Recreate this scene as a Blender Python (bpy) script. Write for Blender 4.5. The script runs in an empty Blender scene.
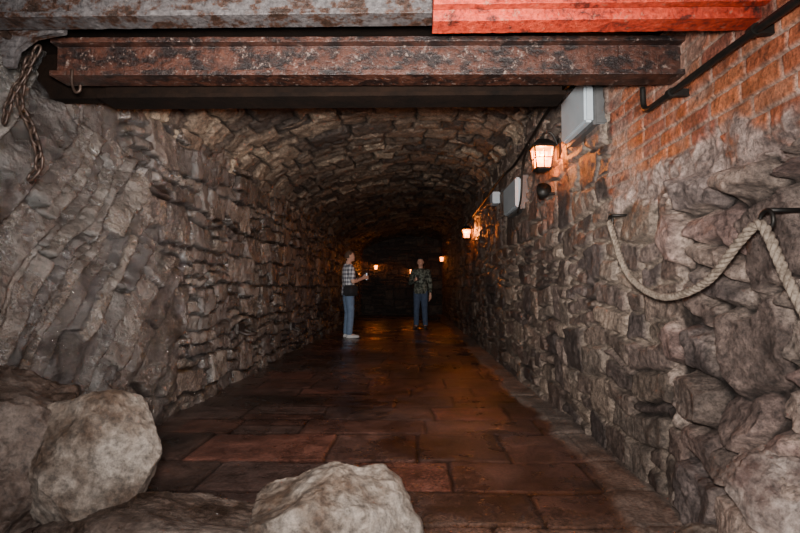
import bpy, bmesh, math, random
import numpy as np
from mathutils import Vector, Matrix, noise as mnoise
random.seed(7)
S=bpy.context.scene
COL=S.collection
def link(o): COL.objects.link(o); return o
def lab(o,label,cat,group=None):
    o["label"]=label; o["category"]=cat
    if group: o["group"]=group
    return o
# ---------------------------------------------------------------- materials
def new_mat(name):
    m=bpy.data.materials.new(name); m.use_nodes=True
    nt=m.node_tree; return m,nt,nt.nodes["Principled BSDF"]
def N(nt,t,**kw):
    n=nt.nodes.new(t)
    for k,v in kw.items():
        if k in n.inputs: n.inputs[k].default_value=v
        else: setattr(n,k,v)
    return n
def noise_node(nt,scale,detail=6,rough=.6):
    tc=N(nt,'ShaderNodeTexCoord'); n=N(nt,'ShaderNodeTexNoise'); n.inputs['Scale'].default_value=scale
    n.inputs['Detail'].default_value=detail; n.inputs['Roughness'].default_value=rough
    nt.links.new(tc.outputs['Object'],n.inputs['Vector']); return n
def ramp(nt,src,stops):
    r=N(nt,'ShaderNodeValToRGB'); e=r.color_ramp.elements
    while len(e)<len(stops): e.new(.5)
    for i,(p,c) in enumerate(stops):
        e[i].position=p; e[i].color=(c[0],c[1],c[2],1)
    nt.links.new(src,r.inputs['Fac']); return r
def bump(nt,b,src,strength,dist,prev=None):
    bp=N(nt,'ShaderNodeBump'); bp.inputs['Strength'].default_value=strength; bp.inputs['Distance'].default_value=dist
    nt.links.new(src,bp.inputs['Height'])
    if prev: nt.links.new(prev,bp.inputs['Normal'])
    nt.links.new(bp.outputs['Normal'],b.inputs['Normal']); return bp.outputs['Normal']
def stone_attr_mat(name,bstr=.6,spec=.5,var=.6,s1=9,s2=45,d2=.03,ior=1.5):
    m,nt,b=new_mat(name)
    at=N(nt,'ShaderNodeAttribute'); at.attribute_name='Col'
    ar=N(nt,'ShaderNodeAttribute'); ar.attribute_name='Rgh'
    n1=noise_node(nt,s1,10,.68); n2=noise_node(nt,s2,8,.75)
    r1=ramp(nt,n1.outputs['Fac'],[(.36,(1-var,)*3),(.64,(1+var,1+var*.97,1+var*.92))])
    r2=ramp(nt,n2.outputs['Fac'],[(.36,(.40,.40,.40)),(.64,(1.65,1.62,1.58))])
    m1=N(nt,'ShaderNodeMix',data_type='RGBA',blend_type='MULTIPLY'); m1.inputs[0].default_value=1
    m2=N(nt,'ShaderNodeMix',data_type='RGBA',blend_type='MULTIPLY'); m2.inputs[0].default_value=1
    nt.links.new(at.outputs['Color'],m1.inputs[6]); nt.links.new(r1.outputs['Color'],m1.inputs[7])
    nt.links.new(m1.outputs[2],m2.inputs[6]); nt.links.new(r2.outputs['Color'],m2.inputs[7])
    nt.links.new(m2.outputs[2],b.inputs['Base Color'])
    ma=N(nt,'ShaderNodeMath',operation='MULTIPLY_ADD'); ma.inputs[1].default_value=.6
    sub=N(nt,'ShaderNodeMath',operation='SUBTRACT'); sub.inputs[1].default_value=.5
    nt.links.new(n1.outputs['Fac'],sub.inputs[0]); nt.links.new(sub.outputs[0],ma.inputs[0])
    nt.links.new(ar.outputs['Fac'],ma.inputs[2]); ma.use_clamp=True
    nt.links.new(ma.outputs[0],b.inputs['Roughness'])
    b.inputs['Specular IOR Level'].default_value=spec; b.inputs['IOR'].default_value=ior
    p=bump(nt,b,n2.outputs['Fac'],bstr,d2); bump(nt,b,n1.outputs['Fac'],bstr,d2*3,p)
    return m
def noise_mat(name,stops,scale=12,rough=.7,metal=0,bs=.3,bd=.01,detail=8,spec=.5,bscale=None):
    m,nt,b=new_mat(name); n=noise_node(nt,scale,detail,.65)
    r=ramp(nt,n.outputs['Fac'],stops); nt.links.new(r.outputs['Color'],b.inputs['Base Color'])
    b.inputs['Roughness'].default_value=rough; b.inputs['Metallic'].default_value=metal
    b.inputs['Specular IOR Level'].default_value=spec
    n2=noise_node(nt,bscale or scale*3,8,.7)
    if bs: bump(nt,b,n2.outputs['Fac'],bs,bd)
    return m
def emis_mat(name,c,s):
    m,nt,b=new_mat(name); n=noise_node(nt,14,2)
    r=ramp(nt,n.outputs['Fac'],[(.2,tuple(x*.8 for x in c)),(.8,c)])
    nt.links.new(r.outputs['Color'],b.inputs['Base Color']); nt.links.new(r.outputs['Color'],b.inputs['Emission Color'])
    b.inputs['Emission Strength'].default_value=s; return m
# ---------------------------------------------------------------- numpy noise
def vnoise(x,y,seed):
    T=np.random.default_rng(seed).random((256,256))
    xi=np.floor(x).astype(int); yi=np.floor(y).astype(int); fx=x-xi; fy=y-yi
    fx=fx*fx*(3-2*fx); fy=fy*fy*(3-2*fy)
    a=T[xi&255,yi&255]; b=T[(xi+1)&255,yi&255]; c=T[xi&255,(yi+1)&255]; d=T[(xi+1)&255,(yi+1)&255]
    return (a*(1-fx)+b*fx)*(1-fy)+(c*(1-fx)+d*fx)*fy-.5
def fbm(x,y,seed,o=4):
    s=0;a=1
    for i in range(o):
        s=s+a*vnoise(x*2**i+i*17.3,y*2**i+i*9.1,seed+i); a*=.5
    return s
def masonry(U,V,seed,H,W,p=(.3,.45,.25),rr=.035):
    rng=np.random.default_rng(seed)
    vb=[V.min()-1]
    while vb[-1]<V.max()+1: vb.append(vb[-1]+rng.uniform(*H))
    vb=np.array(vb); r=np.searchsorted(vb,V)-1
    d=np.zeros(U.shape); R=np.zeros(U.shape+(4,)); fu=np.zeros(U.shape); fv=np.zeros(U.shape)
    u0_,u1_=U.min()-1,U.max()+1
    for i in range(len(vb)-1):
        m=(r==i)
        ub=[u0_-rng.random()*W[1]]
        while ub[-1]<u1_: ub.append(ub[-1]+rng.uniform(*W))
        ub=np.array(ub); nc=len(ub)
        RR=rng.random((nc,3,4)); n=rng.choice([1,2,3],size=nc,p=p); cuts=np.zeros((nc,4)); cuts[:,3]=1
        a=rng.uniform(.3,.7,nc); b1=rng.uniform(.22,.42,nc); b2=rng.uniform(.58,.78,nc)
        cuts[:,1]=np.where(n==1,1,np.where(n==2,a,b1)); cuts[:,2]=np.where(n==3,b2,1)
        if not m.any(): continue
        u=U[m]; c=np.searchsorted(ub,u)-1; Hh=vb[i+1]-vb[i]; t=(V[m]-vb[i])/Hh
        k=(t>cuts[c,1]).astype(int)+(t>cuts[c,2]).astype(int)
        k=np.clip(k,0,2)
        v0=cuts[c,k]; v1=cuts[c,k+1]
        du=np.minimum(u-ub[c],ub[c+1]-u); dv=np.minimum(t-v0,v1-t)*Hh
        dd=rr-np.hypot(np.maximum(rr-du,0),np.maximum(rr-dv,0)); dd=np.where((du>rr)&(dv>rr),np.minimum(du,dv),dd)
        d[m]=dd; R[m]=RR[c,k]; fu[m]=(u-(ub[c]+ub[c+1])/2)/(ub[c+1]-ub[c]); fv[m]=(t-(v0+v1)/2)/(v1-v0+1e-6)
    return d,R,fu,fv
def ss(a,b,x):
    t=np.clip((x-a)/(b-a),0,1); return t*t*(3-2*t)
def pal(r,cols):
    cols=np.array(cols); i=np.clip((r*len(cols)).astype(int),0,len(cols)-1); return cols[i]
def mixc(a,b,t):
    t=np.asarray(t)[...,None]; return a*(1-t)+b*t
def grid_obj(name,P,C,Rg,mat,label,kind="structure"):
    n,m=P.shape[:2]; me=bpy.data.meshes.new(name)
    idx=np.arange(n*m).reshape(n,m)
    q=np.stack([idx[:-1,:-1],idx[1:,:-1],idx[1:,1:],idx[:-1,1:]],-1).reshape(-1,4)
    me.vertices.add(n*m); me.vertices.foreach_set('co',P.reshape(-1).astype(np.float32))
    me.loops.add(q.size); me.loops.foreach_set('vertex_index',q.reshape(-1).astype(np.int32))
    me.polygons.add(len(q)); me.polygons.foreach_set('loop_start',np.arange(0,q.size,4,dtype=np.int32))
    me.update(calc_edges=True); me.validate()
    me.polygons.foreach_set('use_smooth',np.ones(len(q),dtype=bool))
    a=me.attributes.new('Col','FLOAT_COLOR','POINT')
    c4=np.ones((n*m,4),np.float32); c4[:,:3]=np.clip(C,0,1).reshape(-1,3); a.data.foreach_set('color',c4.reshape(-1))
    b=me.attributes.new('Rgh','FLOAT','POINT'); b.data.foreach_set('value',np.broadcast_to(Rg,(n,m)).reshape(-1).astype(np.float32))
    me.materials.append(mat); o=link(bpy.data.objects.new(name,me)); o["kind"]=kind; o["label"]=label
    return o
YEND=20.0
def geo(a,b,r):
    n=int(math.log(b/a)/r); return a*np.exp(np.linspace(0,math.log(b/a),n))
WARM=np.array((1.0,.95,.90))
M_right=stone_attr_mat('masonry_right',.75,.45,.45,11,50)
M_left=stone_attr_mat('masonry_left_wet',.7,.95,.45,8,42,.022,1.85)
M_ceil=stone_attr_mat('vault_masonry',.8,.4,.5)
M_floor=stone_attr_mat('wet_flagstone',.3,.55,.5,5,60,.010)
XR,XL=1.2,-1.9
# ---- right wall
y=geo(1.0,YEND+.1,.0045); z=np.linspace(-.05,2.75,340)
Y,Z=np.meshgrid(y,z,indexing='ij')
wu=Y+fbm(Y*3.1,Z*3.1,11)*.07+fbm(Y*9,Z*9,12,2)*.03; wv=Z+fbm(Y*2.5,Z*2.5,21)*.08+fbm(Y*9,Z*9,22,2)*.03
d,R,fu,fv=masonry(wu,wv,5,(.22,.40),(.16,.50))
h=.04*ss(0,.022,d)+ss(0,.03,d)*((R[...,0]-.5)*.035+(R[...,1]-.5)*.05*fu+(R[...,2]-.5)*.05*fv)
pr=[(.145,.110,.096),(.21,.163,.14),(.10,.078,.072),(.17,.132,.12),(.27,.215,.18),(.12,.097,.094),(.19,.138,.12),(.23,.19,.165)]
C=pal(R[...,3],pr)*(.75+.5*R[...,1:2]); mort=1-ss(.004,.020,d)
mk=.9*ss(-.4,.05,fbm(Y*2,Z*2,55))
C=mixc(C,np.array((.38,.315,.265)),mort*mk); C=mixc(C,np.array((.03,.023,.02)),mort*(1-mk)*.9)
# near irregular stonework
d2,R2,fu2,fv2=masonry(Y+fbm(Y*2,Z*2,31)*.14+fbm(Y*8,Z*8,33,3)*.05,Z+fbm(Y*2,Z*2,41)*.18+fbm(Y*8,Z*8,43,3)*.05,9,(.20,.36),(.15,.38),(.45,.42,.13),.06)
h2=.075*ss(0,.035,d2)+ss(0,.04,d2)*((R2[...,0]-.5)*.07+(R2[...,1]-.5)*.10*fu2+(R2[...,2]-.5)*.10*fv2)+fbm(Y*6,Z*6,44,5)*.035
C2=pal(R2[...,3],[(.28,.205,.185),(.36,.28,.245),(.19,.145,.13),(.32,.255,.225),(.26,.18,.165),(.42,.345,.305),(.16,.13,.125)])*1.15
C2=mixc(C2,np.array((.50,.41,.36)),ss(-.2,.15,fbm(Y*4,Z*4,59))*(1-ss(.005,.04,d2))*.75)
C2=mixc(C2,np.array((.015,.011,.009)),(1-ss(0,.013,d2))*.9)
dk=ss(.10,.40,fbm(Y*2.5,Z*2.5,57)); C2=C2*(1-.45*dk)[...,None]
wn=1-ss(-.05,.05,Y-(2.55+fbm(Y*2,Z*2,51)*.5))
h=h*(1-wn)+h2*wn; C=mixc(C,C2,wn)
bl=ss(2.2,1.5,Y)*ss(.75,.3,Z+fbm(Y*3,Z*3,61)*.3); h=h+bl*.14
C=mixc(C,np.array((.44,.345,.30)),bl*.45)
edge=Z+fbm(Y*4,Z*4,71)*.10
nearB=1-ss(-.04,.04,Y-(3.15+fbm(Y*3,Z*3,72)*.25))
pl=ss(1.39,1.45,edge+fbm(Y*12,Z*12,79,3)*.08)*nearB
hp=.035+fbm(Y*9,Z*9,73,5)*.04; Cp=np.array((.46,.36,.335))*(1+fbm(Y*6,Z*6,74)[...,None]*.8)
h=h*(1-pl)+hp*pl; C=mixc(C,Cp,pl*.9)
d3,R3,_,_=masonry(Y+fbm(Y*6,Z*6,75)*.006,Z+fbm(Y*3,Z*3,76)*.008,13,(.072,.078),(.2,.235),(1,0,0),.01)
br=ss(1.50,1.60,edge+fbm(Y*14,Z*14,77,3)*.14)*nearB
Cb=pal(R3[...,3],[(.46,.13,.055),(.54,.18,.08),(.40,.12,.055),(.50,.20,.11),(.34,.11,.07)]); Cb=mixc(Cb,np.array((.44,.33,.28)),1-ss(.002,.010,d3))
scr=ss(-.05,.3,fbm(Y*3,Z*5,78)); Cb=mixc(Cb,np.array((.48,.35,.30)),scr*.6)
hb=.02+.014*ss(0,.009,d3)*(1-.6*scr)
h=h*(1-br)+hb*br; C=mixc(C,Cb,br)
h=h+fbm(Y*14,Z*14,80,5)*.016*(1-br*.6)+fbm(Y*1.2,Z*1.2,81,2)*.05
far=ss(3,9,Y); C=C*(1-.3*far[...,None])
P=np.stack([XR-h,Y,Z],-1)
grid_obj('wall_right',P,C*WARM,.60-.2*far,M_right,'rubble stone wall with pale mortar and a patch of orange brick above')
# ---- left wall
y=geo(1.3,YEND+.1,.0040); z=np.linspace(-.05,2.7,350); Y,Z=np.meshgrid(y,z,indexing='ij')
wu=Y+fbm(Y*3,Z*3,111)*.08; wv=Z+fbm(Y*2.5,Z*2.5,121)*.09+fbm(Y*9,Z*9,22,2)*.03
d,R,fu,fv=masonry(wu,wv,105,(.22,.38),(.2,.6))
h=.045*ss(0,.022,d)+ss(0,.03,d)*((R[...,0]-.5)*.05+(R[...,1]-.5)*.08*fu+(R[...,2]-.5)*.08*fv)
th=math.radians(50); A=Y+fbm(Y*1.2,Z*1.2,131)*.14; B=Z+fbm(Y*1.2,Z*1.2,132)*.14
Ud=A*math.cos(th)+B*math.sin(th); Vd=-A*math.sin(th)+B*math.cos(th)+fbm(Y*6,Z*6,134,4)*.03
d2,R2,fu2,fv2=masonry(Ud,Vd,107,(.14,.28),(.6,1.4),(.65,.35,.0),.02)
h2=.045*ss(0,.025,d2)+ss(0,.02,d2)*((R2[...,0]-.5)*.05+.05*fu2*(R2[...,1]-.5)-(.04+.09*R2[...,2])*fv2)+fbm(Ud*3,Vd*9,135,4)*.03
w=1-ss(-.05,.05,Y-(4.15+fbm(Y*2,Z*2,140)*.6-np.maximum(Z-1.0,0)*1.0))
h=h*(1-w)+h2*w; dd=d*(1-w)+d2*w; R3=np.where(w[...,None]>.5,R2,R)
pl_=[(.10,.077,.064),(.14,.110,.092),(.065,.051,.044),(.118,.092,.077),(.18,.146,.122),(.085,.069,.062),(.13,.102,.085)]
C=pal(R3[...,3],pl_)*(.75+.5*R3[...,1:2])
lime=ss(.08,.45,fbm(Y*2.2,Z*1.2,150)+fbm(Y*9,Z*9,151)*.5)*ss(7,3,Y); C=mixc(C,np.array((.27,.245,.225)),lime*.45)
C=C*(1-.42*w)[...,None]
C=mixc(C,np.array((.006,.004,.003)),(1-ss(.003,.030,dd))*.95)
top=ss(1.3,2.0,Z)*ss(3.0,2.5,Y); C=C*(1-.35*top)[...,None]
h=h+fbm(Y*12,Z*12,160,5)*.02+fbm(Y*1.2,Z*1.2,161,2)*.06
P=np.stack([XL+h,Y,Z],-1)
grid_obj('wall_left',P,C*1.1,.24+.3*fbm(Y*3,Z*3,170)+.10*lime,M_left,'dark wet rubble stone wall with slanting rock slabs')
# ---- vault
yv=geo(2.72,YEND+.1,.0050); t=np.linspace(0,math.pi,340); Y,T=np.meshgrid(yv,t,indexing='ij')
X=-.35-1.6*np.cos(T); Z0=2.12+.36*(X+1.95)/3.1+.66*np.sin(T)**.9
arc=T*1.25
wu=Y+fbm(Y*4,arc*4,201)*.07+fbm(Y*11,arc*11,203,2)*.04; wv=arc+fbm(Y*3,arc*3,202)*.08+fbm(Y*11,arc*11,204,2)*.03
d,R,fu,fv=masonry(wv,wu,205,(.20,.42),(.17,.46),(.45,.4,.15))
h=.05*ss(0,.028,d)+ss(0,.03,d)*((R[...,0]-.5)*.06+(R[...,1]-.5)*.07*fu+(R[...,2]-.5)*.07*fv)+fbm(Y*10,arc*10,206,5)*.025
C=pal(R[...,3],[(.25,.18,.135),(.32,.24,.18),(.16,.12,.092),(.22,.17,.132),(.46,.36,.27),(.12,.092,.075),(.27,.20,.15),(.09,.072,.062)])
C=mixc(C,np.array((.025,.018,.014)),(1-ss(0,.026,d))*.9)
C=C*(1-.6*ss(5,12,Y))[...,None]  # light falloff painted in: vault colour darkens towards the far end
nx=-np.cos(T); nz=np.sin(T)
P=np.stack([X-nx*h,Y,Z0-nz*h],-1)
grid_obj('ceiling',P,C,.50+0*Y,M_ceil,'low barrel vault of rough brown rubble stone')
# ---- floor
y=geo(.9,YEND+.1,.006); x=np.linspace(-2.05,1.35,330); Y,X=np.meshgrid(y,x,indexing='ij')
d,R,fu,fv=masonry(X+fbm(X*2,Y*2,301)*.03,Y+fbm(X*1.5,Y*1.5,302)*.05,303,(.34,.62),(.45,1.1),(.8,.2,0))
h=-.012+.012*ss(0,.012,d)+ss(0,.02,d)*((R[...,0]-.5)*.010+(R[...,1]-.5)*.014*fu)+fbm(X*3,Y*3,304)*.008
C=pal(R[...,3],[(.066,.032,.025),(.078,.042,.034),(.050,.031,.026),(.110,.046,.034),(.090,.041,.030),(.066,.041,.036)])*1.05
C=mixc(C,np.array((.012,.008,.007)),(1-ss(0,.016,d))*.9)
C=C*(.85+1.2*fbm(X*2.3,Y*2.3,305)[...,None])
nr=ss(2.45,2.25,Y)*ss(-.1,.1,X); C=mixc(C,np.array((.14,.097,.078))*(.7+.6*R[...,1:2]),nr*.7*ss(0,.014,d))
kb=ss(.92,1.0,X+fbm(X*3,Y*3,306)*.10)
C=mixc(C,np.array((.20,.155,.13)),kb*.75); h=h+kb*.015
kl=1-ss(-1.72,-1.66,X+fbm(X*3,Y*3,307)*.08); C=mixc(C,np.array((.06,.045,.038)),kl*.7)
rg=.31+.36*fbm(X*1.6,Y*1.6,308)+.4*kb
P=np.stack([X,Y,h],-1)
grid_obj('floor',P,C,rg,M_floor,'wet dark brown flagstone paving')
# ---- end wall
x=np.linspace(-2.1,1.4,170); z=np.linspace(-.05,3.2,150); X,Z=np.meshgrid(x,z,indexing='ij')
d,R,fu,fv=masonry(X+fbm(X*3,Z*3,1)*.08,Z+fbm(X*3,Z*3,2)*.08,403,(.2,.35),(.2,.5))
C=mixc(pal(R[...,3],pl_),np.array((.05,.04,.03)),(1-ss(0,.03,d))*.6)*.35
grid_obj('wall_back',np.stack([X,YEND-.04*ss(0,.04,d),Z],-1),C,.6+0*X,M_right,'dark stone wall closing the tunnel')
# ---------------------------------------------------------------- generic mesh tools
def mesh_obj(name,bm,mat,parent=None,smooth=False,bevel=0):
    if bevel:
        bmesh.ops.bevel(bm,geom=bm.edges[:],offset=bevel,segments=2,affect='EDGES')
    bmesh.ops.recalc_face_normals(bm,faces=bm.faces[:])
    me=bpy.data.meshes.new(name); bm.to_mesh(me); bm.free(); me.materials.append(mat)
    if smooth: me.polygons.foreach_set('use_smooth',[True]*len(me.polygons))
    o=link(bpy.data.objects.new(name,me))
    if parent: o.parent=parent
    return o
def box(bm,x0,x1,y0,y1,z0,z1):
    r=bmesh.ops.create_cube(bm,size=1)
    for v in r['verts']:
        v.co=Vector(((x0+x1)/2+v.co.x*(x1-x0),(y0+y1)/2+v.co.y*(y1-y0),(z0+z1)/2+v.co.z*(z1-z0)))
    return r['verts']
def ring(c,u,v,n=16): return [c+u*math.cos(2*math.pi*i/n)+v*math.sin(2*math.pi*i/n) for i in range(n)]
def loft(bm,rings,cap=True):
    rs=[[bm.verts.new(p) for p in r] for r in rings]; n=len(rs[0])
    for a,b in zip(rs,rs[1:]):
        for i in range(n): bm.faces.new((a[i],a[(i+1)%n],b[(i+1)%n],b[i]))
    if cap: bm.faces.new(rs[0][::-1]); bm.faces.new(rs[-1])
def tube(bm,pts,rad,n=12,flat=1.0,up=Vector((0,0,1)),cap=True,ball=False):
    pts=[Vector(p) for p in pts]
    if not hasattr(rad,'__len__'): rad=[rad]*len(pts)
    rings=[]; u=None
    for i,p in enumerate(pts):
        t=(pts[min(i+1,len(pts)-1)]-pts[max(i-1,0)]).normalized()
        if u is None:
            u=t.cross(up); 
            if u.length<.05: u=t.cross(Vector((1,0,0)))
        u=(u-t*u.dot(t)).normalized(); v=t.cross(u)
        rings.append(ring(p,u*rad[i],v*rad[i]*flat,n))
    loft(bm,rings,cap)
    if ball:
        for p,r in ((pts[0],rad[0]),(pts[-1],rad[-1])): ball_(bm,p,(r,r,r))
def ball_(bm,c,r,seg=14):
    q=bmesh.ops.create_uvsphere(bm,u_segments=seg,v_segments=seg//2+2,radius=1)
    for v in q['verts']: v.co=Vector(c)+Vector((v.co.x*r[0],v.co.y*r[1],v.co.z*r[2]))
    return q['verts']
def empty(name,loc,rot=0):
    e=link(bpy.data.objects.new(name,None)); e.location=loc; e.rotation_euler=(0,0,rot); e.empty_display_size=.1; return e
def catmull(P,k=10):
    P=[Vector(p) for p in P]; P=[P[0]*2-P[1]]+P+[P[-1]*2-P[-2]]; out=[]
    for i in range(1,len(P)-2):
        for j in range(k):
            t=j/k; a,b,c,d=P[i-1:i+3]
            out.append(.5*((2*b)+(c-a)*t+(2*a-5*b+4*c-d)*t*t+(3*b-a-3*c+d)*t**3))
    out.append(P[-2]); return out
# ---------------------------------------------------------------- structure above
def steel_mat(name,base,rustc,amount,rough=.5,scale=4.5,stretch=.35,speck=(.35,.27,.22),spk=.62,spec=.5):
    m,nt,b=new_mat(name)
    tc=N(nt,'ShaderNodeTexCoord'); mp=N(nt,'ShaderNodeMapping'); mp.inputs['Scale'].default_value=(stretch*1.6,1,1.6); nt.links.new(tc.outputs['Object'],mp.inputs[0])
    n=N(nt,'ShaderNodeTexNoise'); n.inputs['Scale'].default_value=scale*3; n.inputs['Detail'].default_value=10; n.inputs['Roughness'].default_value=.72; nt.links.new(mp.outputs[0],n.inputs['Vector'])
    n2=noise_node(nt,55,8,.75); n3=noise_node(nt,32,6,.8)
    r=ramp(nt,n.outputs['Fac'],[(amount-.06,rustc[0]),(amount-.01,rustc[1]),(amount+.03,base[0]),(amount+.2,base[1])])
    r2=ramp(nt,n2.outputs['Fac'],[(.36,(.4,.4,.4)),(.62,(1.5,1.48,1.45))])
    mx=N(nt,'ShaderNodeMix',data_type='RGBA',blend_type='MULTIPLY'); mx.inputs[0].default_value=.9
    nt.links.new(r.outputs['Color'],mx.inputs[6]); nt.links.new(r2.outputs['Color'],mx.inputs[7])
    sp=ramp(nt,n3.outputs['Fac'],[(spk,(0,0,0)),(spk+.06,(1,1,1))])
    m2=N(nt,'ShaderNodeMix',data_type='RGBA'); nt.links.new(sp.outputs['Color'],m2.inputs[0]); nt.links.new(mx.outputs[2],m2.inputs[6]); m2.inputs[7].default_value=(*speck,1)
    nt.links.new(m2.outputs[2],b.inputs['Base Color']); b.inputs['Roughness'].default_value=rough; b.inputs['Specular IOR Level'].default_value=spec
    p=bump(nt,b,n2.outputs['Fac'],.6,.008); bump(nt,b,n.outputs['Fac'],.5,.012,p); return m
M_rust=steel_mat('rusted_steel',((.036,.0115,.0065),(.062,.022,.013)),((.007,.003,.0025),(.016,.006,.004)),.49,.42,3,.6,(.17,.12,.10),.58,.4)
M_grey=steel_mat('grey_painted_steel',((.052,.045,.045),(.09,.082,.083)),((.016,.008,.005),(.04,.018,.011)),.47,.45,3,.7,(.16,.12,.10),.62,.35)
M_red=steel_mat('red_painted_steel',((.30,.022,.008),(.40,.042,.017)),((.03,.008,.005),(.14,.016,.009)),.44,.5,3,.7,(.30,.10,.06),.58,.3)
M_dark=noise_mat('dark_concrete',[(.3,(.003,.002,.0015)),(.7,(.010,.005,.003))],6,.9,0,.5,.02,spec=.08)  # one near-black tone for slab, head wall and rear beam
bm=bmesh.new(); box(bm,-2.1,1.4,.95,2.74,2.2,2.32)
o=mesh_obj('ceiling_slab',bm,M_dark); o["kind"]="structure"; o["label"]="dark concrete slab carried by the steel beams"; o.name='ceiling.001'
bm=bmesh.new(); box(bm,-2.1,.76,2.66,2.74,1.97,3.15); box(bm,.76,1.4,2.66,2.74,2.2,3.15)
o=mesh_obj('wall_front',bm,M_dark); o["kind"]="structure"; o["label"]="dark head wall above the tunnel mouth"
def ibeam(name,x0,x1,y0,z0,w,hh,tf,tw,mat,label,rz=0,ry=0,prof=None):
    bm=bmesh.new()
    prof=prof or [(0,0),(w,0),(w,tf),(w/2+tw/2,tf),(w/2+tw/2,hh-tf),(w,hh-tf),(w,hh),(0,hh),(0,hh-tf),(w/2-tw/2,hh-tf),(w/2-tw/2,tf),(0,tf)]
    L=x1-x0; n=240; rs=[]
    for i in range(n+1):
        x=-L/2+L*i/n
        rs.append([Vector((x,p[0]-w/2+.0018*mnoise.fractal((x*14+x0,p[1]*20,0),.8,2,4),p[1]+.0018*mnoise.fractal((x*18,p[0]*30,p[1]*10),.8,2,4))) for p in prof])
    loft(bm,rs)
    o=mesh_obj(name,bm,mat); o.location=((x0+x1)/2,y0+w/2,z0); o.rotation_euler=(0,ry,rz)
    m=o.modifiers.new('b','BEVEL'); m.width=.002; m.segments=2; m.limit_method='ANGLE'
    return lab(o,label,'beam')
ibeam('steel_beam',-1.60,1.2,2.29,1.932,.13,.17,.022,.03,M_rust,'heavily rusted brown steel I-beam spanning the tunnel mouth',0,math.radians(.35))
ibeam('steel_beam.001',-2.0,.08,1.9,2.0,.10,.16,.02,.015,M_grey,'grey painted steel beam with rust spots')
ibeam('steel_beam.002',.075,1.27,1.70,1.892,.14,.16,.022,.05,M_red,'bright red painted steel beam set into brick wall',0,0,
 [(.06,0),(.14,0),(.14,.16),(0,.16),(0,.085),(.012,.085),(.012,.072),(.0,.072),(0,.03),(.035,.03),(.035,.06),(.05,.06),(.05,.0)])
ibeam('steel_beam.003',-1.5,.73,2.48,1.907,.17,.2,.02,.03,M_dark,'dark steel beam behind the rusty one')
# ---------------------------------------------------------------- boulders
def rock_mat(name,a,b,c,rough=.7,sc=3.2):
    m,nt,bs=new_mat(name); n=noise_node(nt,sc,12,.68); n2=noise_node(nt,34,8,.78); n3=noise_node(nt,1.6,4,.5)
    r=ramp(nt,n.outputs['Fac'],[(.40,a),(.5,b),(.62,c)])
    r2=ramp(nt,n2.outputs['Fac'],[(.36,(.40,.40,.40)),(.63,(1.5,1.47,1.43))])
    mx=N(nt,'ShaderNodeMix',data_type='RGBA',blend_type='MULTIPLY'); mx.inputs[0].default_value=1
    nt.links.new(r.outputs['Color'],mx.inputs[6]); nt.links.new(r2.outputs['Color'],mx.inputs[7])
    nt.links.new(mx.outputs[2],bs.inputs['Base Color'])
    rr=ramp(nt,n3.outputs['Fac'],[(.4,(rough-.25,)*3),(.6,(rough+.1,)*3)]); nt.links.new(rr.outputs['Color'],bs.inputs['Roughness'])
    p=bump(nt,bs,n2.outputs['Fac'],.8,.02); bump(nt,bs,n.outputs['Fac'],.8,.08,p)
    return m
def boulder(name,c,r,seed,mat,label,planes=9,rough=.10,rz=0,ry=0):
    bm=bmesh.new(); bmesh.ops.create_icosphere(bm,subdivisions=6,radius=1)
    rg=random.Random(seed); pls=[]
    for i in range(planes):
        v=Vector((rg.gauss(0,1),rg.gauss(0,1),rg.gauss(0,.9))).normalized(); pls.append((v,rg.uniform(.62,.86)))
    for v in bm.verts:
        p=v.co.normalized()
        q=p*1.0
        for nrm,dd in pls:
            k=q.dot(nrm)
            if k>dd: q=q-nrm*(k-dd)*.96
        f=mnoise.fractal(p*1.3+Vector((seed,0,0)),1.0,2.0,5)*rough*1.5+mnoise.fractal(p*5+Vector((0,seed,0)),.7,2.1,6)*rough*.4
        q=q*(1+f)
        v.co=Vector((q.x*r[0],q.y*r[1],q.z*r[2]))
    o=mesh_obj(name,bm,mat,smooth=True); o.location=c; o.rotation_euler=(0,ry,rz)
    return lab(o,label,'rock')
MR1=rock_mat('pale_boulder',(.085,.052,.034),(.18,.14,.112),(.33,.28,.24),sc=4)
MR2=rock_mat('brown_wet_rock',(.04,.024,.017),(.11,.077,.062),(.20,.155,.13),.36)
boulder('boulder',(-1.29,2.20,.28),(.27,.24,.32),3,MR1,'pale grey upright boulder with tan stains on the paving',13,.07,.4,.12)
boulder('boulder.001',(-1.80,2.25,.28),(.42,.34,.49),8,MR2,'large dark brown wet boulder against the wall',8,.10)
boulder('boulder.002',(-.28,1.88,.15),(.31,.24,.28),21,MR1,'broad pale grey boulder with rounded flat top',11,.08,.2,.08)
boulder('rock_slab',(-.92,2.02,.05),(.54,.28,.16),14,MR2,'low flat brown rock ledge between the boulders',6,.12)
boulder('boulder.003',(1.12,1.60,.36),(.15,.24,.20),31,rock_mat('pink_rock',(.15,.095,.08),(.33,.255,.22),(.50,.41,.36)),'pinkish bedrock lump bulging from the wall',12,.12)
boulder('boulder.004',(1.03,1.85,.05),(.20,.22,.11),37,MR1,'small brown rock at the foot of the wall',9,.10)
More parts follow.
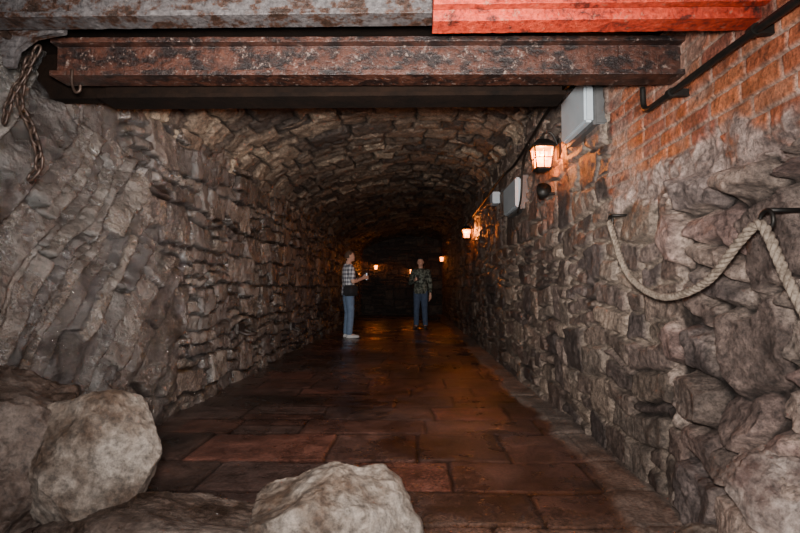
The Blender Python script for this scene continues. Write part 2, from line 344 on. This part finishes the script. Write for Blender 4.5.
# ---------------------------------------------------------------- lanterns
M_blk=noise_mat('black_iron',[(.3,(.01,.01,.01)),(.7,(.03,.025,.02))],30,.5,.6,.2,.003)
def lantern_glass():
    m,nt,b=new_mat('amber_lantern_glass'); n=noise_node(nt,20,3)
    r=ramp(nt,n.outputs['Fac'],[(.3,(1,.28,.02)),(.7,(1,.45,.07))]); nt.links.new(r.outputs['Color'],b.inputs['Emission Color']); nt.links.new(r.outputs['Color'],b.inputs['Base Color'])
    b.inputs['Emission Strength'].default_value=5
    tr=N(nt,'ShaderNodeBsdfTransparent'); mx=N(nt,'ShaderNodeMixShader'); mx.inputs[0].default_value=.5
    tr.inputs[0].default_value=(1,.7,.35,1)
    out=nt.nodes['Material Output']; nt.links.new(tr.outputs[0],mx.inputs[1]); nt.links.new(b.outputs[0],mx.inputs[2]); nt.links.new(mx.outputs[0],out.inputs[0])
    return m
M_lg=lantern_glass(); M_bulb=emis_mat('lit_bulb',(1,.62,.25),40)
def lantern(name,loc,wall,label,power):
    e=empty(name,loc); w=Vector(wall); lab(e,label,'lantern','wall lanterns')
    bm=bmesh.new()
    a,b=.055,.075; zb,zt=-.10,.07
    for sx in(-1,1):
        for sy in(-1,1): tube(bm,[(sx*a,sy*a,zb),(sx*b,sy*b,zt)],.007,6)
    for (s,zz) in((a,zb),(b,zt)):
        for q in(-1,1):
            box(bm,-s-.006,s+.006,q*s-.006,q*s+.006,zz-.007,zz+.007); box(bm,q*s-.006,q*s+.006,-s-.006,s+.006,zz-.007,zz+.007)
    for q in (-1,1):
        mm=(a+b)/2
        box(bm,-mm,mm,q*mm-.004,q*mm+.004,-.02,-.013); box(bm,q*mm-.004,q*mm+.004,-mm,mm,-.02,-.013)
        box(bm,-.004,.004,q*mm-.004,q*mm+.004,zb,zt); box(bm,q*mm-.004,q*mm+.004,-.004,.004,zb,zt)
    mesh_obj('frame',bm,M_blk,e)
    bm=bmesh.new()
    rs=[[Vector((sx*s,sy*s,zz)) for sx,sy in((-1,-1),(1,-1),(1,1),(-1,1))] for s,zz in((.09,.07),(.085,.085),(.04,.13),(.015,.14),(.012,.16))]
    loft(bm,rs); mesh_obj('roof',bm,M_blk,e)
    bm=bmesh.new(); rs=[[Vector((sx*s,sy*s,zz)) for sx,sy in((-1,-1),(1,-1),(1,1),(-1,1))] for s,zz in((.03,-.125),(.06,-.105),(.06,-.1))]
    loft(bm,rs); mesh_obj('base',bm,M_blk,e)
    bm=bmesh.new()
    rs=[[Vector((sx*s,sy*s,zz)) for sx,sy in((-1,-1),(1,-1),(1,1),(-1,1))] for s,zz in((a-.002,zb+.005),(b-.002,zt-.005))]
    loft(bm,rs,False); mesh_obj('glass',bm,M_lg,e)
    bm=bmesh.new(); ball_(bm,(0,0,-.02),(.022,.022,.035)); mesh_obj('bulb',bm,M_bulb,e,True)
    bm=bmesh.new(); tube(bm,catmull([Vector((0,0,.155)),Vector((0,0,.19))+w*.02,Vector((0,0,.18))+w*.08,Vector((0,0,.06))+w*.135],6),.007,8)
    c=w*.135; box(bm,c.x-.012-.02*abs(w.y),c.x+.012+.02*abs(w.y),c.y-.012-.02*abs(w.x),c.y+.012+.02*abs(w.x),-.02,.14); mesh_obj('bracket',bm,M_blk,e)
    l=bpy.data.lights.new('lantern_light','POINT'); l.energy=power; l.color=(1,.36,.09); l.shadow_soft_size=.03
    lo=link(bpy.data.objects.new('lantern_light',l)); lo.parent=e; lo.location=(0,0,.03)
lantern('wall_lantern',(1.03,4.17,2.03),(1,0,0),'lit amber lantern in black iron frame on rubble wall',80)
lantern('wall_lantern.001',(1.03,9.9,2.02),(1,0,0),'small lit amber lantern farther along rubble wall',60)
lantern('wall_lantern.002',(1.05,18.3,2.0),(1,0,0),'distant lit amber lantern near tunnel end',14)
lantern('wall_lantern.003',(-1.3,YEND-.19,1.78),(0,1,0),'distant lit lantern on the end wall',18)
lantern('wall_lantern.004',(.02,YEND-.19,1.62),(0,1,0),'distant lit lantern behind the standing person',10)
# ---------------------------------------------------------------- bulkhead lights
M_white=noise_mat('white_opal_plastic',[(.3,(.42,.48,.52)),(.7,(.52,.58,.62))],6,.35,0,.05,.001)
M_gplas=noise_mat('dark_grey_plastic',[(.3,(.06,.06,.06)),(.7,(.1,.1,.1))],20,.5,0,.1,.001)
def bulkhead(name,y0,y1,z0,z1,label):
    e=empty(name,(1.13,(y0+y1)/2,(z0+z1)/2)); lab(e,label,'light fitting','bulkhead light fittings')
    L=(y1-y0)/2; Hh=(z1-z0)/2
    bm=bmesh.new(); box(bm,-.02,.06,-L,L,-Hh,Hh); mesh_obj('backplate',bm,M_gplas,e,bevel=.008)
    bm=bmesh.new(); box(bm,-.075,-.018,-L+.02,L-.02,-Hh+.02,Hh-.02)
    mesh_obj('diffuser',bm,M_white,e,bevel=.014)
    bm=bmesh.new(); box(bm,-.03,-.015,-L+.005,L-.005,-Hh-.004,-Hh+.022); mesh_obj('clip',bm,M_gplas,e)
bulkhead('bulkhead_light',3.2,3.75,1.99,2.32,'white rectangular emergency light fitting on grey backplate')
bulkhead('bulkhead_light.001',5.35,6.1,1.80,2.14,'smaller white rectangular light fitting beside black cable')
bm=bmesh.new(); box(bm,1.06,1.16,6.9,7.15,2.1,2.25)
lab(mesh_obj('junction_box',bm,M_white,bevel=.01),'small pale junction box fixed to the stone wall','junction box')
e=empty('spotlight',(1.06,4.3,1.76)); lab(e,'small black round spotlight below the lantern','spotlight')
bm=bmesh.new(); tube(bm,[(.0,.03,-.02),(0,0,0),(0,-.06,.03)],[.03,.045,.06],16); mesh_obj('housing',bm,M_blk,e,True)
bm=bmesh.new(); tube(bm,[(0,0,0),(.1,0,.0)],.012,8); mesh_obj('arm',bm,M_blk,e)
bm=bmesh.new()
pts=[(1.09,3.55,2.33),(1.09,3.65,2.40),(1.08,4.1,2.40),(1.09,4.9,2.35),(1.09,5.6,2.30),(1.09,6.5,2.33),(1.1,8,2.3),(1.1,10,2.27),(1.1,12,2.25)]
tube(bm,catmull(pts,8),.013,8); lab(mesh_obj('power_cable',bm,M_blk,smooth=True),'black power cable clipped along the stone wall','cable')
bm=bmesh.new(); tube(bm,catmull([(1.09,4.9,2.33),(1.085,5.15,2.2),(1.09,5.28,1.9),(1.08,5.4,1.76)],8),.010,8)
lab(mesh_obj('power_cable.001',bm,M_blk,smooth=True),'black cable dropping to the smaller light fitting','cable')
e=empty('conduit_pipe',(0,0,0)); lab(e,'black conduit pipe with hooked end on brick wall','pipe')
bm=bmesh.new(); tube(bm,catmull([(1.10,1.2,1.81),(1.10,1.6,1.82),(1.10,2.0,1.825),(1.10,2.35,1.825),(1.10,2.46,1.83),(1.10,2.51,1.86),(1.10,2.52,1.95)],8),.013,12); mesh_obj('pipe',bm,M_blk,e,True)
for yy in(1.7,2.25): 
    bm=bmesh.new(); tube(bm,[(1.10,yy-.015,1.824),(1.10,yy+.015,1.824)],.020,12); box(bm,1.10,1.19,yy-.012,yy+.012,1.81,1.84)
    mesh_obj('pipe_clip',bm,M_blk,e)
# ---------------------------------------------------------------- rope
M_rope=noise_mat('hemp_rope',[(.4,(.11,.082,.06)),(.6,(.27,.21,.16))],60,.9,0,.5,.004)
pts=catmull([(1.06,2.86,1.35),(1.05,2.80,1.30),(1.04,2.62,1.10),(1.02,2.38,1.0),(1.0,2.10,.965),(1.01,1.85,1.02),(1.02,1.68,1.14),(1.03,1.60,1.19),(1.035,1.56,1.15),(1.04,1.50,1.03),(1.05,1.42,.89),(1.05,1.36,.76)],14)
e=empty('rope',(0,0,0)); lab(e,'thick tan twisted rope sagging from the stone wall','rope')
bm=bmesh.new(); 
for s in range(3):
    out=[];L=0
    for i,p in enumerate(pts):
        t=(pts[min(i+1,len(pts)-1)]-pts[max(i-1,0)]).normalized(); u=t.cross(Vector((1,0,0))).normalized(); v=t.cross(u)
        if i: L+=(p-pts[i-1]).length
        a=L*85+s*2.094; out.append(p+(u*math.cos(a)+v*math.sin(a))*.0080)
    tube(bm,catmull(out,2),.0084,8)
mesh_obj('strands',bm,M_rope,e,True)
for c in((1.07,2.87,1.36),(1.05,1.59,1.2)):
    bm=bmesh.new(); pr=[(c[0],c[1]+.03*math.cos(a),c[2]+.03*math.sin(a)) for a in np.linspace(0,2*math.pi,20)]
    tube(bm,pr,.006,8); tube(bm,[(c[0],c[1],c[2]+.03),(c[0]+.12,c[1],c[2]+.03)],.007,8); mesh_obj('iron_eye',bm,M_blk,e,True)
# ---------------------------------------------------------------- chains & bracket
M_ch=noise_mat('rusty_chain_iron',[(.3,(.02,.012,.009)),(.6,(.06,.036,.026)),(.8,(.16,.11,.085))],30,.45,.5,.4,.004)
def chain(name,pts,label,r=.02,t=.006):
    P=catmull(pts,12); tot=sum((P[i+1]-P[i]).length for i in range(len(P)-1)); e=empty(name,P[0]); lab(e,label,'chain','rusty chains')
    bm=bmesh.new(); pr=[]
    for a in np.linspace(0,2*math.pi,21)[:-1]:
        pr.append(Vector((r*.62*math.cos(a),0,r*math.sin(a)*1.0+math.copysign(r*.45,math.sin(a)))))
    tube(bm,pr+[pr[0]],t,8); base=mesh_obj('link',bm,M_ch,e,True)
    step=r*2.3; n=int(tot/step); acc=0;j=0
    for k in range(n):
        target=k*step
        while j<len(P)-2 and acc+(P[j+1]-P[j]).length<target: acc+=(P[j+1]-P[j]).length; j+=1
        seg=P[j+1]-P[j]; p=P[j]+seg*((target-acc)/max(seg.length,1e-6))
        o=base if k==0 else link(base.copy())
        o.parent=e; o.location=p-P[0]; m=seg.normalized().to_track_quat('Z','Y').to_matrix()@Matrix.Rotation(math.pi/2*(k%2)+.3,3,'Z'); o.rotation_euler=m.to_euler()
chain('chain',[(-1.63,2.2,1.95),(-1.66,2.2,1.80),(-1.60,2.2,1.66),(-1.57,2.2,1.52),(-1.63,2.2,1.44)],'rusty iron chain hanging beside the beam end',.024,.006)
chain('chain.001',[(-1.55,2.14,1.98),(-1.60,2.14,1.88),(-1.655,2.14,1.78),(-1.69,2.14,1.62)],'shorter rusty chain looped against stone wall',.019,.005)
e=empty('hoist_bracket',(-1.55,2.05,2.0)); lab(e,'weathered grey steel hoist bracket with bolts','bracket')
bm=bmesh.new(); pr=[(-.2,.16),(-.02,.16),(.08,.06),(.17,.05),(.17,.015),(.05,.0),(-.02,-.05),(-.03,-.12),(-.07,-.12),(-.08,-.03),(-.2,.05)]
rs=[[Vector((x,yy,zz)) for x,zz in pr] for yy in(0,.03)]; loft(bm,rs); mesh_obj('plate',bm,M_grey,e,bevel=.004)
for x,zz in((-.05,.0),(.0,.08),(-.12,.1)):
    bm=bmesh.new(); tube(bm,[(x,-.02,zz),(x,.0,zz)],.016,6); mesh_obj('bolt',bm,M_ch,e)
bm=bmesh.new(); tube(bm,catmull([(-1.47,2.25,1.95),(-1.47,2.25,1.89),(-1.455,2.25,1.85),(-1.435,2.25,1.855),(-1.432,2.25,1.88)],6),.006,8)
lab(mesh_obj('hook',bm,M_ch,smooth=True),'small rusty steel hook under the beam','hook')
M_cr=noise_mat('dark_weathered_iron',[(.3,(.02,.016,.014)),(.7,(.07,.055,.048))],20,.4,.3,.4,.004)
for k,(yy,zz) in enumerate(((5.75,.56),(8.3,.40))):
    e=empty('wall_bracket' if k==0 else 'wall_bracket.001',(-1.80,yy,zz)); lab(e,'small dark iron cradle bracket on wet wall','bracket','iron wall brackets')
    bm=bmesh.new(); box(bm,-.06,-.03,-.11,.11,-.05,.06); mesh_obj('plate',bm,M_cr,e,bevel=.006)
    bm=bmesh.new(); tube(bm,catmull([(-.03,-.1,-.02),(.05,-.1,-.05),(.11,-.06,-.05),(.12,.0,-.05),(.11,.06,-.05),(.05,.1,-.05),(-.03,.1,-.02)],5),.014,8); mesh_obj('cradle',bm,M_cr,e,True)
# ---------------------------------------------------------------- people
def remesh(name,bm,mat,parent,voxel=.007,smooth=4):
    bmesh.ops.recalc_face_normals(bm,faces=bm.faces[:])
    me=bpy.data.meshes.new('tmp'); bm.to_mesh(me); bm.free(); t=link(bpy.data.objects.new('tmp',me))
    m=t.modifiers.new('r','REMESH'); m.mode='VOXEL'; m.voxel_size=voxel
    s=t.modifiers.new('s','SMOOTH'); s.iterations=smooth; s.factor=.5
    dg=bpy.context.evaluated_depsgraph_get(); ev=t.evaluated_get(dg); nm=bpy.data.meshes.new_from_object(ev); nm.name=name
    bpy.data.objects.remove(t); nm.materials.clear(); nm.materials.append(mat)
    nm.polygons.foreach_set('use_smooth',[True]*len(nm.polygons))
    o=link(bpy.data.objects.new(name,nm)); o.parent=parent; return o
V=Vector
def torso_rings(z,inf=0):
    return [ring(V((c[0],c[1],c[2])),V((c[3]+inf,0,0)),V((0,c[4]+inf,0)),20) for c in z]
def person(name,loc,rot,label,shirt,trous,skin,hairm,shoem,left_hang,longsleeve):
    e=empty(name,loc,rot); lab(e,label,'person')
    bm=bmesh.new()
    T=[(0,0,.84,.10,.085),(0,0,.90,.155,.11),(0,0,.98,.16,.108),(0,0,1.08,.142,.098),(0,.0,1.20,.155,.108),(0,0,1.32,.172,.112),(0,-.005,1.40,.165,.095),(0,-.008,1.445,.10,.07),(0,0,1.48,.058,.058),(0,.008,1.55,.054,.056)]
    loft(bm,torso_rings(T))
    hc=V((0,.025,1.635)); vs=ball_(bm,hc,(.076,.096,.118),24)
    for v in vs:
        q=v.co-hc
        if q.z<0: v.co.x-=q.x*.28*(-q.z/.118); 
        if q.z<-.02 and q.y>0: v.co.y+=.006
        if q.z<-.04 and q.y<0: v.co.y-=q.y*.35
    ball_(bm,hc+V((0,.098,-.018)),(.013,.018,.02),10); tube(bm,[hc+V((0,.088,.02)),hc+V((0,.106,-.018))],[.009,.012],8)
    ball_(bm,hc+V((0,.082,-.072)),(.028,.022,.02),10)
    ball_(bm,hc+V((0,.088,-.045)),(.024,.012,.008),10)
    for s in(-1,1):
        ball_(bm,hc+V((s*.078,-.008,-.005)),(.010,.018,.030),10)
        ball_(bm,hc+V((s*.03,.085,.024)),(.024,.010,.007),10)
        ball_(bm,hc+V((s*.038,.07,-.025)),(.024,.02,.018),10)
    arms={}
    for s in(-1,1):
        sh=V((s*.185,-.005,1.40))
        if left_hang and s==left_hang: el=V((s*.235,-.03,1.10)); wr=V((s*.25,.05,.86)); pm=V((s*.252,.075,.78))
        else: el=V((s*.245,.03,1.12)); wr=V((s*.085,.28,1.19)); pm=V((s*.058,.345,1.215))
        arms[s]=(sh,el,wr,pm)
        tube(bm,[V((s*.1,-.005,1.40)),sh],[.06,.056],14,ball=True)
        tube(bm,[sh,sh.lerp(el,.5),el],[.054,.048,.039],14,ball=True)
        tube(bm,[el,el.lerp(wr,.3),wr],[.039,.039,.026],14,ball=True)
        if left_hang and s==left_hang:
            dz=(pm-wr).normalized(); tube(bm,[wr,pm-dz*.02,pm+dz*.025],[.024,.034,.034],12,.55,up=V((0,0,1)),ball=True)
            for i in range(4):
                b=pm+dz*.03+V((0,.026-.018*i,0)); L=(.034,.038,.036,.028)[i]
                tube(bm,[b,b+dz*L,b+dz*L*1.7+V((-s*.014,0,0)),b+dz*L*2.1+V((-s*.034,0,0))],[.0092,.0088,.0082,.0075],8,ball=True)
            b=pm+V((-s*.005,.03,0)); tube(bm,[b,b+V((-s*.012,.022,-.03)),b+V((-s*.018,.024,-.055))],[.012,.010,.009],8,ball=True)
        else:
            tube(bm,[wr,pm],[.026,.03],12)
            ball_(bm,pm,(.019,.040,.040),14)
            for i in range(4):
                zz=pm.z+.030-.020*i; k=(.9,1,.95,.78)[i]
                tube(bm,[(s*.056,pm.y+.018,zz),(s*.052,pm.y+.055,zz),(s*.034,pm.y+.064,zz),(s*(.052-.044*k),pm.y+.060,zz)],[.0095,.009,.0085,.0078],8,ball=True)
            tube(bm,[(s*.055,pm.y-.01,pm.z+.02),(s*.042,pm.y+.0,pm.z+.052),(s*.022,pm.y+.022,pm.z+.062)],[.013,.011,.0095],8,ball=True)
    legs={}
    for s in(-1,1):
        hp=V((s*.085,0,.90)); kn=V((s*.10,.025,.49)); an=V((s*.115,-.01,.085)); legs[s]=(hp,kn,an)
        tube(bm,[hp,hp.lerp(kn,.35),kn],[.088,.078,.054],16,ball=True)
        tube(bm,[kn,kn.lerp(an,.3),an],[.052,.054,.036],16,ball=True)
        tube(bm,[an,V((s*.12,.06,.05)),V((s*.13,.15,.035))],[.04,.04,.03],12,ball=True)
    remesh('body',bm,skin,e,.0065,3)
    bm=bmesh.new(); loft(bm,torso_rings([(0,0,.86,.168,.125),(0,0,.98,.165,.115),(0,0,1.1,.15,.106),(0,0,1.2,.16,.114),(0,0,1.32,.176,.118),(0,-.005,1.40,.172,.10),(0,-.005,1.455,.11,.078),(0,0,1.485,.07,.07)],.012))
    for s in(-1,1):
        sh,el,wr,pm=arms[s]; tube(bm,[V((s*.1,-.005,1.40)),sh],[.074,.07],14,ball=True)
        if longsleeve:
            tube(bm,[sh,sh.lerp(el,.5),el],[.068,.062,.055],14,ball=True); tube(bm,[el,el.lerp(wr,.3),el.lerp(wr,.93)],[.055,.053,.040],14)
        else: tube(bm,[sh,sh.lerp(el,.5),sh.lerp(el,.85)],[.07,.068,.066],14)
    remesh('shirt' if not longsleeve else 'jacket',bm,shirt,e,.009,4)
    bm=bmesh.new(); loft(bm,torso_rings([(0,0,.83,.13,.10),(0,0,.9,.16,.115),(0,0,1.0,.158,.108),(0,0,1.03,.15,.104)],.008))
    for s in(-1,1):
        hp,kn,an=legs[s]; tube(bm,[hp,hp.lerp(kn,.35),kn],[.1,.092,.073],16,ball=True); tube(bm,[kn,kn.lerp(an,.4),an+V((0,0,-.01))],[.073,.07,.062],16)
    remesh('trousers',bm,trous,e,.009,4)
    for s in(-1,1):
        bm=bmesh.new(); a=legs[s][2]
        loft(bm,[ring(V((s*(.117+.02*t),a.y-.06+.26*t,.035+.0*t)),V((w,0,0)),V((0,0,hh)),14) for t,w,hh in((0,.022,.03),(.1,.036,.036),(.3,.042,.05),(.55,.045,.045),(.8,.048,.036),(.95,.036,.028),(1,.015,.018))])
        tube(bm,[a+V((0,0,.03)),a+V((0,.01,-.04))],[.045,.05],12)
        for v in bm.verts: v.co.z=max(v.co.z,.004)
        remesh('shoe',bm,shoem,e,.007,2)
    bm=bmesh.new(); vs=ball_(bm,hc+V((0,-.006,.008)),(.084,.100,.121),28)
    kill=[v for v in bm.verts if (v.co.y-hc.y>.035 and v.co.z-hc.z<.062) or v.co.z-hc.z<-.055 or (v.co.y-hc.y>-.012 and v.co.z-hc.z<.012)]
    bmesh.ops.delete(bm,geom=kill,context='VERTS')
    bmesh.ops.solidify(bm,geom=bm.faces[:],thickness=.008)
    mesh_obj('hair',bm,hairm,e,True)
    for s in(-1,1):
        bm=bmesh.new(); ball_(bm,hc+V((s*.029,.086,.004)),(.012,.008,.006),10); mesh_obj('eye',bm,M_eye,e,True)
    bm=bmesh.new(); ball_(bm,hc+V((0,.099,-.046)),(.022,.005,.004),10); mesh_obj('mouth',bm,M_mouth,e,True)
    return e
M_eye=noise_mat('eye_dark',[(.3,(.02,.015,.01)),(.7,(.05,.04,.03))],10,.2,0,0)
M_mouth=noise_mat('lips',[(.3,(.3,.1,.08)),(.7,(.35,.13,.1))],10,.5,0,0)
skin=noise_mat('skin',[(.3,(.62,.36,.26)),(.7,(.70,.43,.32))],10,.5,0,.05,.001)
def check_mat():
    m,nt,b=new_mat('checked_cotton'); tc=N(nt,'ShaderNodeTexCoord'); sp=N(nt,'ShaderNodeSeparateXYZ'); nt.links.new(tc.outputs['Object'],sp.inputs[0])
    outs=[]
    ad=N(nt,'ShaderNodeMath',operation='ADD'); nt.links.new(sp.outputs[0],ad.inputs[0]); nt.links.new(sp.outputs[1],ad.inputs[1])
    for src in(ad.outputs[0],sp.outputs[2]):
        mu=N(nt,'ShaderNodeMath',operation='MULTIPLY'); mu.inputs[1].default_value=80; nt.links.new(src,mu.inputs[0])
        si=N(nt,'ShaderNodeMath',operation='SINE'); nt.links.new(mu.outputs[0],si.inputs[0]); g=N(nt,'ShaderNodeMath',operation='GREATER_THAN'); g.inputs[1].default_value=0.2; nt.links.new(si.outputs[0],g.inputs[0]); outs.append(g.outputs[0])
    a=N(nt,'ShaderNodeMath',operation='ADD'); nt.links.new(outs[0],a.inputs[0]); nt.links.new(outs[1],a.inputs[1]); h=N(nt,'ShaderNodeMath',operation='MULTIPLY'); h.inputs[1].default_value=.5; nt.links.new(a.outputs[0],h.inputs[0])
    r=ramp(nt,h.outputs[0],[(0,(.8,.8,.82)),(.5,(.34,.35,.40)),(1,(.05,.06,.09))]); nt.links.new(r.outputs['Color'],b.inputs['Base Color']); b.inputs['Roughness'].default_value=.9; return m
jeans=noise_mat('blue_denim',[(.3,(.11,.17,.28)),(.7,(.19,.27,.40))],14,.9,0,.2,.002)
jeans2=noise_mat('dark_denim',[(.3,(.04,.07,.13)),(.7,(.08,.12,.20))],14,.9,0,.2,.002)
camo=noise_mat('patterned_jacket_cloth',[(.4,(.02,.023,.02)),(.5,(.07,.085,.065)),(.6,(.18,.20,.165))],16,.9,0,.1,.002,detail=2)
hair1=noise_mat('short_brown_hair',[(.3,(.06,.037,.025)),(.7,(.11,.07,.045))],60,.8,0,.4,.003)
hair2=noise_mat('black_hair',[(.3,(.012,.01,.01)),(.7,(.03,.025,.02))],60,.7,0,.4,.003)
shoe_w=noise_mat('white_trainer',[(.3,(.55,.55,.55)),(.7,(.7,.7,.7))],10,.6,0,.1,.002)
shoe_d=noise_mat('dark_shoe',[(.3,(.03,.03,.03)),(.7,(.06,.05,.05))],10,.6,0,.1,.002)
p1=(-1.26,10.7,.0); r1=math.radians(-68)
person('person',p1,r1,'person in checked short-sleeved shirt and blue jeans holding phone',check_mat(),jeans,skin,hair1,shoe_w,0,False)
p2=(.24,13.2,.0); r2=math.radians(168)
person('person.001',p2,r2,'person in patterned dark jacket and jeans holding lit phone',camo,jeans2,skin,hair2,shoe_d,-1,True)
def phone(name,p,r,lit,off=(0,.385,1.235)):
    e=empty(name,V(p)+Matrix.Rotation(r,3,'Z')@V(off),r); lab(e,'black smartphone held up in hands' if not lit else 'smartphone with bright screen held in one hand','phone')
    bm=bmesh.new(); box(bm,-.038,.038,0,.009,-.075,.075); mesh_obj('case',bm,M_blk,e,bevel=.003)
    bm=bmesh.new(); box(bm,-.034,.034,-.0015,0.0,-.068,.068); mesh_obj('screen',bm,emis_mat('phone_screen',(.8,.9,1),3 if lit else .8),e)
phone('phone',p1,r1,False); phone('phone.001',p2,r2,True)
e=empty('shoulder_bag',p1,r1); lab(e,'black shoulder bag worn at the hip','bag')
bm=bmesh.new(); box(bm,.20,.30,-.16,.12,.84,1.06); bmesh.ops.bevel(bm,geom=bm.edges[:],offset=.025,segments=3,affect='EDGES')
M_bag=noise_mat('black_canvas',[(.3,(.012,.012,.014)),(.7,(.03,.03,.035))],20,.9,0,.2,.002)
mesh_obj('pouch',bm,M_bag,e,True)
bm=bmesh.new(); tube(bm,catmull([(.22,.0,1.05),(.19,.15,1.2),(.0,.15,1.33),(-.12,.07,1.48),(-.10,-.06,1.49),(.05,-.145,1.30),(.2,-.12,1.05)],8),.014,8,.3); mesh_obj('strap',bm,M_bag,e,True)
# ---------------------------------------------------------------- lights
def light(name,type_,loc,energy,color=(1,1,1),size=.1,rot=(0,0,0)):
    l=bpy.data.lights.new(name,type_); l.energy=energy; l.color=color
    if type_=='AREA': l.size=size
    else: l.shadow_soft_size=size
    o=link(bpy.data.objects.new(name,l)); o.location=loc; o.rotation_euler=rot; return o
light('flash','POINT',(-.06,-.05,1.12),310,(1,.97,.95),.06)
o=light('tunnel_fill_spot','SPOT',(.0,0,1.08),1250,(1,.95,.90),.06,(math.radians(99),0,math.radians(5))); o.data.spot_size=math.radians(78); o.data.spot_blend=1  # added fill spot beside the flash, brightens the vault and deep tunnel
w=bpy.data.worlds.new('w'); S.world=w; w.use_nodes=True; w.node_tree.nodes['Background'].inputs[0].default_value=(.64,.60,.66,1); w.node_tree.nodes['Background'].inputs[1].default_value=.13
# ---------------------------------------------------------------- camera
c=bpy.data.cameras.new('camera'); c.sensor_width=36; c.lens=24.0; c.clip_start=.02
co=link(bpy.data.objects.new('camera',c)); co.location=(0,0,1.0); co.rotation_euler=(math.radians(92.31),0,math.radians(1.18)); S.camera=co
